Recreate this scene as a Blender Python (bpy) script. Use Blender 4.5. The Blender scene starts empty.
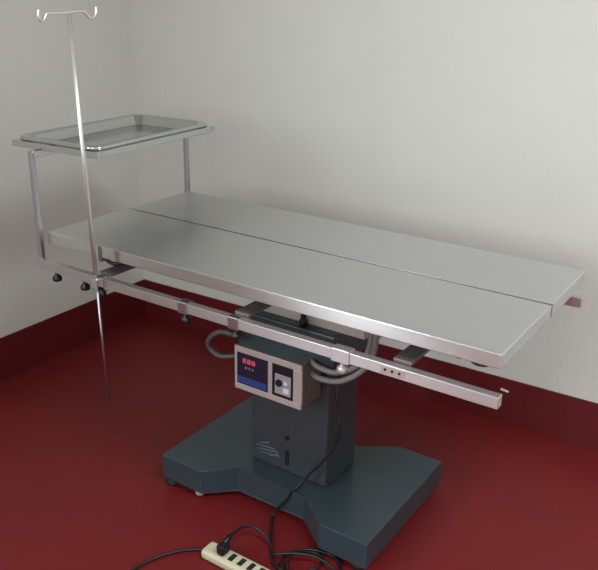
import bpy, bmesh, math, random
from mathutils import Vector, Matrix
random.seed(3)
S = bpy.context.scene
COL = S.collection

# ------------------------------------------------------------------ camera
def cam_axes(p, y, r):
    f = Vector((-math.sin(y)*math.cos(p), math.cos(y)*math.cos(p), -math.sin(p)))
    rt = Vector((math.cos(y), math.sin(y), 0)); up = rt.cross(f)
    return math.cos(r)*rt+math.sin(r)*up, -math.sin(r)*rt+math.cos(r)*up, f
cd = bpy.data.cameras.new('camera'); cam = bpy.data.objects.new('camera', cd); COL.objects.link(cam)
r_, u_, f_ = cam_axes(.36518, .58547, .020613)
M = Matrix(((r_.x, u_.x, -f_.x, 1.97144), (r_.y, u_.y, -f_.y, -1.51975), (r_.z, u_.z, -f_.z, 1.57361), (0, 0, 0, 1)))
cam.matrix_world = M
cd.sensor_fit = 'HORIZONTAL'; cd.sensor_width = 36; cd.lens = 776.46/598*36; cd.clip_start = .02
S.camera = cam

# ------------------------------------------------------------------ view, world, lights
S.view_settings.view_transform = 'Standard'; S.view_settings.look = 'None'
S.view_settings.gamma = 1; S.view_settings.use_curve_mapping = False
S.view_settings.exposure = 0.0
w = bpy.data.worlds.new('world'); S.world = w; w.use_nodes = True
bg = w.node_tree.nodes['Background']; bg.inputs[0].default_value = (.75, .85, 1, 1); bg.inputs[1].default_value = 1.0

RC = Vector((-.70, 1.097, 0)); RY = .0245          # room corner and turn of the room
RM = Matrix.Translation(RC) @ Matrix.Rotation(RY, 4, 'Z')
RX, RYD, RH = 4.6, 5.6, 3.0                         # room size: +x along the right wall, -y along the left wall

def area(name, loc, aim, sx, sy, power, col):
    l = bpy.data.lights.new(name, 'AREA'); l.shape = 'RECTANGLE'; l.size = sx; l.size_y = sy
    l.energy = power; l.color = col
    o = bpy.data.objects.new(name, l); COL.objects.link(o)
    loc = RM @ Vector(loc); aim = RM @ Vector(aim)
    o.location = loc; o.rotation_euler = (aim-loc).to_track_quat('-Z', 'Y').to_euler()
    return o
# daylight in the two windows behind and beside the camera
area('daylight_left_window', (.02, -4.35, 2.0), (3, -4.35, 1.8), .9, 1.4, 112, (.872, .948, 1))
area('daylight_rear_window', (2.9, -RYD+.02, 2.0), (2.9, 0, 1.9), 1.5, 1.2, 48, (.872, .948, 1))
area('added_ceiling_fill', (3.3, -1.7, RH-.10), (3.3, -1.7, 0), 1.2, .5, 62, (.885, .952, 1))  # made-up overhead fill, brightens the wall behind the table and the floor

# ------------------------------------------------------------------ materials
def srgb(r, g, b):
    f = lambda c: (c/255)/12.92 if c/255 <= .04045 else (((c/255)+.055)/1.055)**2.4
    return (f(r), f(g), f(b), 1)
def mat(name, col, rough=.5, metal=0, spec=.5, var=0, scale=4, bump=0, bscale=80, stretch=None, coat=0, emit=None, rvar=0, aniso=0, arot=0):
    m = bpy.data.materials.new(name); m.use_nodes = True
    nt = m.node_tree; b = nt.nodes['Principled BSDF']
    b.inputs['Base Color'].default_value = col; b.inputs['Roughness'].default_value = rough
    b.inputs['Metallic'].default_value = metal; b.inputs['Specular IOR Level'].default_value = spec
    b.inputs['Coat Weight'].default_value = coat
    if aniso:
        b.inputs['Anisotropic'].default_value = aniso; b.inputs['Anisotropic Rotation'].default_value = arot
        cx = nt.nodes.new('ShaderNodeCombineXYZ'); cx.inputs[0].default_value = 1; cx.inputs[1].default_value = .05; cx.inputs[2].default_value = .02; nt.links.new(cx.outputs[0], b.inputs['Tangent'])
    tc = nt.nodes.new('ShaderNodeTexCoord'); mp = nt.nodes.new('ShaderNodeMapping')
    nt.links.new(tc.outputs['Object'], mp.inputs[0])
    if stretch: mp.inputs['Scale'].default_value = stretch
    if var or rvar:
        n = nt.nodes.new('ShaderNodeTexNoise'); n.inputs['Scale'].default_value = scale; n.inputs['Detail'].default_value = 5
        nt.links.new(mp.outputs[0], n.inputs[0])
        if var:
            mx = nt.nodes.new('ShaderNodeMix'); mx.data_type = 'RGBA'
            mx.inputs[6].default_value = tuple(c*(1-var) for c in col[:3])+(1,)
            mx.inputs[7].default_value = tuple(min(1, c*(1+var)) for c in col[:3])+(1,)
            nt.links.new(n.outputs['Fac'], mx.inputs[0]); nt.links.new(mx.outputs[2], b.inputs['Base Color'])
        if rvar:
            mr = nt.nodes.new('ShaderNodeMapRange'); mr.inputs[3].default_value = rough-rvar; mr.inputs[4].default_value = rough+rvar
            nt.links.new(n.outputs['Fac'], mr.inputs[0]); nt.links.new(mr.outputs[0], b.inputs['Roughness'])
    if bump:
        n2 = nt.nodes.new('ShaderNodeTexNoise'); n2.inputs['Scale'].default_value = bscale; n2.inputs['Detail'].default_value = 3
        nt.links.new(mp.outputs[0], n2.inputs[0])
        bp = nt.nodes.new('ShaderNodeBump'); bp.inputs['Strength'].default_value = bump; bp.inputs['Distance'].default_value = .002
        nt.links.new(n2.outputs['Fac'], bp.inputs['Height']); nt.links.new(bp.outputs[0], b.inputs['Normal'])
    if emit:
        b.inputs['Emission Color'].default_value = emit[0]; b.inputs['Emission Strength'].default_value = emit[1]
    return m
WALL = mat('wall_paint', srgb(203, 202, 195), .75, var=.04, scale=2.2, bump=.08, bscale=60)
CEIL = mat('ceiling_paint', srgb(215, 213, 208), .8, var=.02)
FLOOR = mat('red_floor_paint', srgb(108, 26, 28), .5, spec=.3, var=.13, scale=5, bump=.15, bscale=45, rvar=.08)
BASEB = mat('dark_red_gloss_paint', srgb(92, 22, 26), .4, var=.12, scale=6)
STEEL = mat('brushed_stainless_steel', srgb(214, 215, 215), .33, 1, var=.02, scale=2.5, stretch=(.5, 5, 5), rvar=.07, aniso=.9, arot=.25)
SHINY = mat('polished_stainless_steel', srgb(200, 203, 204), .14, 1, var=.02, scale=9)
RAILM = mat('satin_stainless_rail', srgb(206, 200, 200), .42, 1, var=.03, scale=12, stretch=(.5, 8, 8), aniso=.75, arot=.25)
POSTM = mat('satin_tube', srgb(180, 178, 182), .36, 1, var=.03, scale=8)
PALE = mat('pale_grey_enamel', srgb(186, 180, 174), .45, var=.03)
POLEM = mat('chromed_tube', srgb(225, 225, 222), .3, .8, var=.02, scale=8)
TEAL = mat('grey_teal_enamel', srgb(50, 64, 70), .28, 0, .5, var=.07, scale=7, bump=.03, bscale=200)
COLM = mat('grey_column_enamel', srgb(54, 60, 66), .3, 0, .5, var=.08, scale=7)
DARKBAR = mat('dark_steel_bar', srgb(112, 106, 104), .45, .6, var=.06, scale=12)
BLACK = mat('black_plastic', srgb(20, 20, 22), .4, var=.1, scale=20)
RUBBER = mat('black_rubber', srgb(24, 26, 26), .7, var=.1, scale=20)
SLOT = mat('slot_black', srgb(6, 6, 7), .8, var=.1, scale=20)
BOXM = mat('brushed_box_aluminium', srgb(186, 176, 172), .38, .35, var=.04, scale=12)
BOXT = mat('grey_box_enamel', srgb(92, 100, 98), .45, var=.05, scale=8)
HOSE = mat('grey_ribbed_hose', srgb(120, 116, 112), .5, var=.08, scale=20)
HOSED = mat('dark_ribbed_hose', srgb(78, 78, 78), .5, var=.08, scale=20)
BEIGE = mat('ivory_plastic', srgb(196, 188, 160), .4, var=.06, scale=20)
SOCK = mat('dark_socket_insert', srgb(34, 36, 36), .4, var=.1, scale=20)
DISP = mat('indigo_display_fascia', srgb(34, 30, 50), .25, var=.15, scale=20)
BLUE = mat('blue_label_strip', srgb(36, 62, 120), .4, var=.12, scale=40)
RED = mat('red_led', srgb(190, 90, 105), .4, var=.05, emit=(srgb(220, 90, 110), .25))
WHITE = mat('white_print', srgb(215, 210, 210), .5, var=.03)
DIAL = mat('silver_switch_plate', srgb(165, 160, 178), .35, .3, var=.06, scale=30)
CORD = mat('black_rubber_cord', srgb(22, 22, 24), .45, var=.1, scale=20)
SCRATCH = mat('dusty_scrape', srgb(104, 114, 120), .6, var=.15, scale=60)
FRAMEW = mat('white_window_frame', srgb(225, 225, 220), .4, var=.02)
DAY = mat('daylit_window_film', srgb(230, 235, 240), .4, var=.02, emit=(srgb(235, 242, 250), 1.0))

# ------------------------------------------------------------------ helpers
def new(): return bmesh.new()
def box(bm, x0, x1, y0, y1, z0, z1, bev=0, seg=2, mtx=None):
    vs = [bm.verts.new((x, y, z)) for z in (z0, z1) for (x, y) in ((x0, y0), (x1, y0), (x1, y1), (x0, y1))]
    fs = [bm.faces.new([vs[i] for i in q]) for q in ((3, 2, 1, 0), (4, 5, 6, 7), (0, 1, 5, 4), (1, 2, 6, 5), (2, 3, 7, 6), (3, 0, 4, 7))]
    if bev:
        ed = list({e for f in fs for e in f.edges})
        r = bmesh.ops.bevel(bm, geom=ed, offset=bev, segments=seg, affect='EDGES', profile=.5)
        vs = list({v for f in r['faces'] for v in f.verts} | {v for v in vs if v.is_valid})
    if mtx: bmesh.ops.transform(bm, matrix=mtx, verts=vs)
    return bm
def prism(bm, pts, z0, z1, bev=0, seg=2):
    lo = [bm.verts.new((x, y, z0)) for x, y in pts]; hi = [bm.verts.new((x, y, z1)) for x, y in pts]
    n = len(pts); fs = [bm.faces.new(lo[::-1]), bm.faces.new(hi)]
    for i in range(n): fs.append(bm.faces.new((lo[i], lo[(i+1) % n], hi[(i+1) % n], hi[i])))
    if bev: bmesh.ops.bevel(bm, geom=list({e for f in fs for e in f.edges}), offset=bev, segments=seg, affect='EDGES', profile=.5)
    return bm
def tube(bm, pts, rad, n=12, smooth=0, caps=True, ribs=None):
    pts = [Vector(p) for p in pts]
    rads = list(rad) if hasattr(rad, '__len__') else [rad]*len(pts)
    if smooth:
        P = []; Rr = []
        for i in range(len(pts)-1):
            a = pts[max(i-1, 0)]; b = pts[i]; c = pts[i+1]; d = pts[min(i+2, len(pts)-1)]
            for k in range(smooth):
                t = k/smooth
                P.append(.5*((2*b)+(c-a)*t+(2*a-5*b+4*c-d)*t*t+(-a+3*b-3*c+d)*t**3)); Rr.append(rads[i]*(1-t)+rads[i+1]*t)
        P.append(pts[-1]); Rr.append(rads[-1]); pts, rads = P, Rr
    if ribs: rads = [r*(1+ribs*(i % 2)) for i, r in enumerate(rads)]
    rings = []; nrm = None
    for i, p in enumerate(pts):
        t = (pts[min(i+1, len(pts)-1)]-pts[max(i-1, 0)]).normalized()
        if nrm is None:
            nrm = t.cross(Vector((0, 0, 1))) if abs(t.z) < .9 else t.cross(Vector((1, 0, 0)))
        nrm = (nrm-t*nrm.dot(t)).normalized(); bn = t.cross(nrm)
        rings.append([bm.verts.new(p+rads[i]*(math.cos(a)*nrm+math.sin(a)*bn)) for a in (2*math.pi*k/n for k in range(n))])
    for A, B in zip(rings, rings[1:]):
        for k in range(n): bm.faces.new((A[k], A[(k+1) % n], B[(k+1) % n], B[k])).smooth = True
    if caps: bm.faces.new(rings[0][::-1]); bm.faces.new(rings[-1])
    return bm
def lathe(bm, cx, cy, prof, n=20):   # prof: (radius, z) upwards
    rings = [[bm.verts.new((cx+r*math.cos(2*math.pi*k/n), cy+r*math.sin(2*math.pi*k/n), z)) for k in range(n)] for r, z in prof]
    for A, B in zip(rings, rings[1:]):
        for k in range(n): bm.faces.new((A[k], A[(k+1) % n], B[(k+1) % n], B[k])).smooth = True
    bm.faces.new(rings[0][::-1]); bm.faces.new(rings[-1]); return bm
def put(name, bm, m, parent=None, root=(0, 0, 0), origin=None):
    """bm is in world coordinates (or in coordinates about 'root'); origin moves the object's own origin there."""
    bmesh.ops.recalc_face_normals(bm, faces=bm.faces)
    me = bpy.data.meshes.new(name); bm.to_mesh(me); bm.free(); me.materials.append(m)
    o = bpy.data.objects.new(name, me); COL.objects.link(o)
    base = world_of(parent) if parent else Vector((0, 0, 0))
    org = Vector(origin) if origin else (base if parent else Vector((0, 0, 0)))
    me.transform(Matrix.Translation(-org))
    if parent: o.parent = parent; o.location = org-base
    else: o.location = org
    return o
def world_of(o):
    v = Vector((0, 0, 0))
    while o: v += o.location; o = o.parent
    return v
def thing(name, label, cat, loc, group=None):
    o = bpy.data.objects.new(name, None); COL.objects.link(o); o.empty_display_size = .1
    o.location = loc; o['label'] = label; o['category'] = cat
    if group: o['group'] = group
    return o
def struct(name, bm, m):
    bmesh.ops.recalc_face_normals(bm, faces=bm.faces)
    me = bpy.data.meshes.new(name); bm.to_mesh(me); bm.free(); me.materials.append(m)
    o = bpy.data.objects.new(name, me); COL.objects.link(o); me.transform(RM); o['kind'] = 'structure'; return o

# ------------------------------------------------------------------ the room
T = .12
struct('floor', box(new(), -T, RX+T, -RYD-T, T, -.1, 0), FLOOR)
struct('ceiling', box(new(), -T, RX+T, -RYD-T, T, RH, RH+.1), CEIL)
struct('wall_right', box(new(), 0, RX+T, 0, T, 0, RH), WALL)
def holed(along, pos, a0, a1, h0, h1, z0, z1):       # wall with one window opening
    bm = new(); T = .12 if pos else -.12
    def b(p, q, zz0, zz1):
        if along == 'x': box(bm, p, q, pos-T, pos, zz0, zz1)
        else: box(bm, min(pos, pos+T), max(pos, pos+T), p, q, zz0, zz1)
    b(a0, h0, 0, RH); b(h1, a1, 0, RH); b(h0, h1, 0, z0); b(h0, h1, z1, RH)
    return bm
struct('wall_rear', holed('x', -RYD, 0, RX, 2.15, 3.65, 1.4, 2.6), WALL)
struct('wall_side', box(new(), RX, RX+T, -RYD, 0, 0, RH), WALL)
struct('wall_left', holed('y', 0, -RYD-T, T, -4.8, -3.9, 1.3, 2.7), WALL)
def window(n, along, pos, a0, a1, z0, z1):
    bm = new(); t = .05
    def b(p, q, zz0, zz1, d0=.05, d1=.10):
        if along == 'x': box(bm, p, q, pos-d1, pos-d0, zz0, zz1)
        else: box(bm, pos-d1, pos-d0, p, q, zz0, zz1)
    b(a0, a1, z0, z0+t); b(a0, a1, z1-t, z1); b(a0, a0+t, z0+t, z1-t); b(a1-t, a1, z0+t, z1-t)
    c = (a0+a1)/2; b(c-t/2, c+t/2, z0+t, z1-t)
    fr = struct('window_%d' % n, bm, FRAMEW)
    bm = new(); b(a0+t, c-t/2, z0+t, z1-t, .07, .075); b(c+t/2, a1-t, z0+t, z1-t, .07, .075)
    p = struct('window_pane', bm, DAY); del p['kind']; p.parent = fr
window(1, 'x', -RYD, 2.15, 3.65, 1.4, 2.6)
window(2, 'y', 0, -4.8, -3.9, 1.3, 2.7)
struct('added_lamp_housing_1', box(new(), 2.65, 3.95, -1.98, -1.42, RH-.08, RH, .01), FRAMEW)  # unseen ceiling box, added to go with the overhead fill
BH = .19; BT = .006
struct('baseboard_left', box(new(), 0, BT, -RYD, 0, 0, BH), BASEB)
struct('baseboard_right', box(new(), BT, RX, -BT, 0, 0, BH), BASEB)
struct('baseboard_rear', box(new(), BT, RX, -RYD, -RYD+BT, 0, BH), BASEB)
struct('baseboard_side', box(new(), RX-BT, RX, -RYD+BT, -BT, 0, BH), BASEB)

# ------------------------------------------------------------------ the operating table
H = .837; W = .674; L = 1.5; GY = .354
ROOT = (.768, .335, 0)
T_ = thing('operating_table', 'stainless steel veterinary operating table with split top on grey pedestal', 'operating table', ROOT)
# base: H shaped plinth
yc = .335
def mir(y): return 2*yc-y
pts = [(.376, .080), (.545, .080), (.631, .169), (.890, .169), (.998, .080), (1.159, .080),
       (1.159, mir(.080)), (.998, mir(.080)), (.890, mir(.169)), (.631, mir(.169)), (.545, mir(.080)), (.376, mir(.080))]
put('base', prism(new(), pts, .024, .1126, .004), TEAL, T_)
for x, y in ((.402, .106), (1.118, .118), (.402, mir(.106)), (1.118, mir(.118))):
    f = put('levelling_foot', lathe(new(), x, y, [(.026, 0), (.028, .004), (.026, .014), (.012, .018), (.010, .036)]), RUBBER, T_, origin=(x, y, 0))
f = put('castor', lathe(new(), .525, .098, [(.012, .006), (.016, .012), (.016, .024), (.010, .034)]), BOXM, T_)
# column
col = put('column', box(new(), .63, .92, .24, .42, .112, .56, .006), COLM, T_)
bm = new(); box(bm, .765, .780, .2385, .2402, .138, .192, .0)
put('adjusting_slot', bm, SLOT, col)
bm = new(); tube(bm, [(.772, .2385, .238), (.772, .2402, .238)], .010, 16)
put('lock_hole', bm, SLOT, col)
bm = new()
for (a, b, c, d) in ((.650, .172, .722, .180), (.655, .160, .735, .172), (.668, .150, .742, .158), (.662, .182, .700, .196), (.700, .145, .738, .166)):
    v = Vector((c-a, 0, d-b)).normalized(); n = Vector((-v.z, 0, v.x))*.0022
    A = Vector((a, .2392, b)); B = Vector((c, .2392, d))
    vs = [bm.verts.new(p) for p in (A-n*.3, A+n*.3, B+n, B-n)]; g = bmesh.ops.extrude_face_region(bm, geom=[bm.faces.new(vs)])
    bmesh.ops.translate(bm, vec=(0, .0009, 0), verts=[e for e in g['geom'] if isinstance(e, bmesh.types.BMVert)])
put('scrape_mark', bm, SCRATCH, col)
# lifting head
put('lift_housing', box(new(), .635, .965, .185, .50, .555, .662, .006), TEAL, T_)
bm = new()
prism(bm, [(.66, .22), (1.04, .22), (1.04, .48), (.66, .48)], .662, .745, .003)
put('carriage', bm, PALE, T_)
bm = new(); lathe(bm, .845, .205, [(.011, .663), (.013, .672), (.008, .684), (.007, .70), (.012, .705), (.012, .715)])
put('lock_knob', bm, BLACK, T_)
# lengthways beams under the top
for y in (.14, .53):
    put('support_beam', box(new(), .16, 1.38, y-.015, y+.015, .7575, .799, .002), BOXM, T_)
# crossbars
for x in (.262, .785, 1.265):
    put('crossbar', box(new(), x-.024, x+.024, -.006, W+.012, .7475, .7575, .002), DARKBAR, T_)
# tops: shallow folded pans, skirt TH high
TH = .038
def panel(y0, y1, front_seam):
    bm = new()
    box(bm, 0, L, y0, y1, H-TH, H)
    ed = [e for e in bm.edges if not all(abs(v.co.y-GY) < .01 for v in e.verts)]
    bmesh.ops.bevel(bm, geom=ed, offset=.003, segments=3, affect='EDGES', profile=.5)
    return bm
near = put('top_panel', panel(0, GY-.0042, 1), STEEL, T_, origin=(.75, .175, H))
far = put('top_panel', panel(GY+.0042, W, 0), STEEL, T_, origin=(.75, .515, H))
put('gap_shade_strip', box(new(), .50, L-.0005, GY-.0012, GY+.0042, H-TH+.002, H-.0008), BLACK, near)  # black strip standing in for the shade inside the gap
bm = new(); box(bm, .233, .247, -.0022, .02, H-TH-.012, H-.002, .001); put('seam_bracket', bm, DARKBAR, near)
bm = new(); tube(bm, [(.235, .02, .792), (.26, .03, .775), (.30, .05, .785), (.34, .06, .798)], .006, 10, 6); put('cable_tie', bm, BLACK, near)
bm = new()
for x in (1.445,): lathe(bm, x, .03, [(.020, .788), (.026, .792), (.026, H-TH)])
put('buffer', bm, BLACK, near)
bm = new(); lathe(bm, 1.39, .03, [(.006, .786), (.008, .79), (.008, H-TH)]); put('bolt', bm, BLACK, near)
# side rails
def rail(y0, x0, x1, z1=.747):
    return box(new(), x0, x1, y0, y0+.024, z1-.029, z1, .0015)
rn = put('side_rail', rail(-.030, -.03, 1.512), RAILM, T_)
rf = put('side_rail', rail(W+.010, -.03, 1.498, .745), RAILM, T_)
def knob(x, par, zt=.718, y=-.018, name='clamp_knob'):
    bm = new(); lathe(bm, x, y, [(.013, zt-.030), (.0155, zt-.026), (.014, zt-.016), (.007, zt-.010), (.006, zt)], 16)
    return put(name, bm, BLACK, par)
for x in (.052, .182): knob(x, rn)
def clip(x, big=False):
    bm = new(); s = .017 if not big else .026
    box(bm, x-s, x+s, -.0335, -.003, .7145, .7505, .002)
    c = put('rail_clamp', bm, POSTM if not big else RAILM, rn)
    bm = new(); lathe(bm, x, -.018, [(.011, .684), (.014, .688), (.014, .698), (.006, .703), (.006, .7145)], 14)
    put('clamp_knob', bm, BLACK if not big else BOXM, c)
    return c
clip(.595); clip(.775); clip(1.110, True)
bm = new(); box(bm, 1.222, 1.285, -.0315, -.0295, .722, .744, .0005); st = put('end_plate', bm, BOXM, rn)
bm = new()
for x in (1.234, 1.253, 1.272): tube(bm, [(x, -.033, .734), (x, -.0312, .734)], .0035, 10)
put('rivet', bm, BLACK, st)
# tray stand at the head end: two posts and a crossbar
TS = put('tray_stand', box(new(), -.031, -.009, -.014, W+.010, 1.072, 1.0925, .002), SHINY, T_)
for y in (-.019, W+.008):
    bm = new(); box(bm, -.028, -.012, y-.002, y+.014, .718, 1.094, .002); l = put('post', bm, POSTM, TS)
    bm = new(); tube(bm, [(-.031, y+.006, .83), (-.031, y+.006, .735)], .004, 10); put('clamp_screw', bm, BLACK, TS)
# tray carrier frame on the crossbar, turned a few degrees
TC = Vector((.030, .305, 0)); TR = math.radians(4.0)
TM = Matrix.Translation(TC) @ Matrix.Rotation(TR, 4, 'Z')
bm = new(); hx, hy, bw = .178, .292, .020
for a in ((-hx, hx, -hy, -hy+bw), (-hx, hx, hy-bw, hy), (-hx, -hx+bw, -hy+bw, hy-bw), (hx-bw, hx, -hy+bw, hy-bw)):
    box(bm, a[0], a[1], a[2], a[3], 1.093, 1.1135, .002)
bmesh.ops.transform(bm, matrix=TM, verts=bm.verts)
put('tray_carrier', bm, SHINY, T_)
# control box with its front
cb = put('control_box', box(new(), .66, .90, .124, .222, .440, .580, .003), BOXT, T_)
# side cheek
put('side_plate', box(new(), .8985, .902, .126, .22, .442, .578, .0005), DARKBAR, cb)
bm = new()
box(bm, .66, .90, .118, .124, .562, .581, .001); box(bm, .66, .90, .118, .124, .439, .458, .001)
box(bm, .66, .669, .118, .124, .458, .562, .001); box(bm, .872, .902, .118, .124, .458, .562, .001); box(bm, .783, .798, .118, .124, .458, .562, .001)
put('front_bezel', bm, BOXM, cb)
d = put('display_panel', box(new(), .669, .783, .119, .1238, .458, .562), DISP, cb)
put('label_strip', box(new(), .672, .778, .1182, .119, .462, .484), BLUE, d)
SEG = {'a': (0, 1, 1, 1), 'b': (1, .5, 1, 1), 'c': (1, 0, 1, .5), 'd': (0, 0, 1, 0), 'e': (0, 0, 0, .5), 'f': (0, .5, 0, 1), 'g': (0, .5, 1, .5)}
def digits(x, z, wd, ht, n, t, step):
    bm = new()
    for i in range(n):
        for s in 'abcdefg':
            x0, z0, x1, z1 = SEG[s]
            xa, xb = x+i*step+x0*wd, x+i*step+x1*wd; za, zb = z+z0*ht, z+z1*ht
            box(bm, min(xa, xb)-t, max(xa, xb)+t, .1181, .119, min(za, zb)-t, max(za, zb)+t)
    return bm
put('red_readout', digits(.692, .532, .009, .012, 3, .0018, .0165), RED, d)
put('white_readout', digits(.700, .513, .006, .006, 3, .0013, .0125), DIAL, d)
d2 = put('switch_panel', box(new(), .798, .872, .119, .1238, .458, .562), BLACK, cb)
put('switch_plate', box(new(), .808, .864, .1180, .1191, .468, .532, .0005), DIAL, d2)
bm = new(); tube(bm, [(.824, .1125, .505), (.824, .1182, .505)], .011, 18); put('rotary_knob', bm, BLACK, d2)
bm = new(); tube(bm, [(.848, .114, .510), (.848, .1182, .510)], .006, 14); box(bm, .838, .858, .1165, .1182, .476, .492); put('push_button', bm, WHITE, d2)
bm = new(); box(bm, .70, .86, .218, .242, .46, .56, .002); put('mounting_bracket', bm, DARKBAR, cb)
# hoses
def hose(pts, r=.008):
    return tube(new(), pts, r, 10, 14, ribs=.12)
put('hose', hose([(.668, .20, .545), (.645, .14, .598), (.595, .13, .600), (.553, .13, .566), (.544, .14, .530), (.577, .15, .507), (.63, .17, .515), (.665, .18, .525)], .0075), HOSED, T_)
put('hose', hose([(.895, .175, .573), (.928, .16, .571), (.985, .155, .572), (1.038, .16, .598), (1.074, .17, .641), (1.078, .19, .70), (1.05, .23, .735)]), HOSE, T_)
put('hose', hose([(.895, .175, .540), (.929, .16, .536), (.996, .155, .547), (1.052, .16, .583), (1.088, .17, .631), (1.092, .19, .698), (1.06, .24, .75)]), HOSE, T_)

# ------------------------------------------------------------------ instrument tray
TR_ = thing('instrument_tray', 'shallow stainless instrument tray resting on the raised bracket at the table head', 'tray', (TC.x, TC.y, 1.1157))
def rrect(hx, hy, r, z, n=6):
    out = []
    for cx, cy, a0 in ((hx-r, hy-r, 0), (-hx+r, hy-r, 90), (-hx+r, -hy+r, 180), (hx-r, -hy+r, 270)):
        for k in range(n+1):
            a = math.radians(a0+90*k/n); out.append(Vector((cx+r*math.cos(a), cy+r*math.sin(a), z)))
    return out
bm = new(); zb = 1.0932
prof = [(.128, .242, .030, .0), (.135, .249, .032, .003), (.144, .258, .036, .026), (.148, .262, .037, .0305), (.168, .282, .042, .0315), (.171, .285, .042, .0300), (.171, .285, .042, .0215)]
rings = [[bm.verts.new(TM @ (p+Vector((0, 0, zb)))) for p in rrect(a, b, c, z)] for a, b, c, z in prof]
bm.faces.new(rings[0][::-1])
n = len(rings[0])
for A, B in zip(rings, rings[1:]):
    for k in range(n): bm.faces.new((A[k], A[(k+1) % n], B[(k+1) % n], B[k])).smooth = True
o = put('tray_pan', bm, SHINY, TR_)
md = o.modifiers.new('sheet', 'SOLIDIFY'); md.thickness = .0012; md.offset = 1

# ------------------------------------------------------------------ drip pole
IV = thing('drip_pole', 'thin steel drip pole with two top hooks clamped to the near rail', 'drip pole', (.2795, -.046, .341))
b0 = Vector((.2795, -.046, .341)); tp = Vector((.241, -.046, 1.500))
bm = new(); tube(bm, [b0.lerp(tp, 0), b0.lerp(tp, .355)], .0036, 12); put('lower_rod', bm, POSTM, IV)
bm = new(); tube(bm, [b0.lerp(tp, .33), b0.lerp(tp, 1)], .0062, 14); put('upper_tube', bm, POLEM, IV)
dx, dz = tp.x-.304, -.003
hk = [(-.197, 1.513), (-.199, 1.498), (-.196, 1.487), (-.189, 1.485), (-.182, 1.490), (-.173, 1.502), (-.160, 1.503), (-.1, 1.505), (-.058, 1.507), (-.046, 1.506), (-.036, 1.496), (-.024, 1.489), (-.012, 1.494), (-.004, 1.506), (-.003, 1.518)]
bm = new(); tube(bm, [(tp.x, y+.054, z+dz) for y, z in hk], .0042, 12, 4); put('hook_bar', bm, POLEM, IV)
cx = b0.lerp(tp, (.733-.341)/1.159).x
bm = new(); box(bm, cx-.014, cx+.014, -.0545, -.0305, .716, .752, .002); box(bm, cx-.012, cx+.012, -.054, -.006, .7475, .753, .001); c = put('pole_clamp', bm, SHINY, IV)
bm = new(); lathe(bm, cx-.010, -.020, [(.013, .684), (.015, .689), (.014, .700), (.006, .706), (.006, .7165)], 14); put('clamp_knob', bm, BLACK, IV)

# ------------------------------------------------------------------ power strip, cords
PS = thing('power_strip', 'ivory plastic power strip lying on the red floor in front of the pedestal', 'power strip', (.865, -.102, 0))
body = put('strip_body', box(new(), .722, 1.05, -.134, -.076, .0, .032, .012, 4), BEIGE, PS)
for k, x in enumerate((.788, .822, .856, .890, .924, .958, .992)):
    put('socket', box(new(), x-.008, x+.008, -.120, -.090, .0315, .0332, .0005), SOCK, PS)
bm = new(); tube(bm, [(.724, -.105, .014), (.69, -.12, .008), (.655, -.150, .0055), (.62, -.21, .0055), (.600, -.285, .0055), (.585, -.40, .0055), (.56, -.55, .0055)], .0045, 8, 10)
put('strip_cord', bm, CORD, PS)
r = .0045
wire = [(.93, .30, .52), (.945, .245, .47), (0.957, 0.235, 0.398), (0.968, 0.23, 0.354), (0.958, 0.225, 0.29), (0.919, 0.215, 0.22), (0.876, 0.2, 0.16), (0.853, 0.18, 0.1185), (0.842, 0.169, 0.1130), (0.831, 0.163, 0.082), (0.806, 0.155, 0.046), (0.788, 0.148, 0.012), (0.795, 0.125, 0.006),
        (.820, .09, .006), (.852, .044, .0055), (.885, .0, .0055), (.925, -.035, .0055), (.985, -.03, .0065), (1.03, .03, .0065),
        (1.01, .075, .0065), (.95, .06, .0065), (.93, .0, .0150), (.97, -.05, .0150), (1.05, -.02, .0150), (1.09, .055, .0065), (1.04, .095, .0065), (.975, .07, .0150), (.945, .015, .0240), (.99, -.055, .0240),
        (1.08, -.075, .0150), (1.12, -.02, .0065), (1.10, .03, .0150), (1.02, .045, .0240), (.955, .01, .0330), (.905, -.01, .0200), (.875, .015, .0120), (.843, .034, .022), (.80, .032, .040), (.778, .002, .052), (.780, -.045, .060), (.786, -.085, .066), (.788, -.096, .058)]
bm = new(); tube(bm, wire, r, 8, 8); PC = put('power_cord', bm, CORD, T_)
bm = new(); box(bm, .774, .802, -.122, -.088, .0335, .066, .006); tube(bm, [(.788, -.100, .054), (.786, -.078, .068), (.782, -.060, .064)], [.010, .008, .006], 10)
put('plug', bm, BLACK, PC)

# ------------------------------------------------------------------ scrap on the baseboard
bm = new(); box(bm, -.016, .016, -.006, 0, -.0035, .0035, .0012)
o = put('plastic_peg', bm, WHITE)
p = RM @ Vector((1.872, -BT, .142)); o.location = p; o.rotation_euler = (0, .12, RY)
o['label'] = 'tiny white plastic peg stuck on the dark red baseboard'; o['category'] = 'peg'
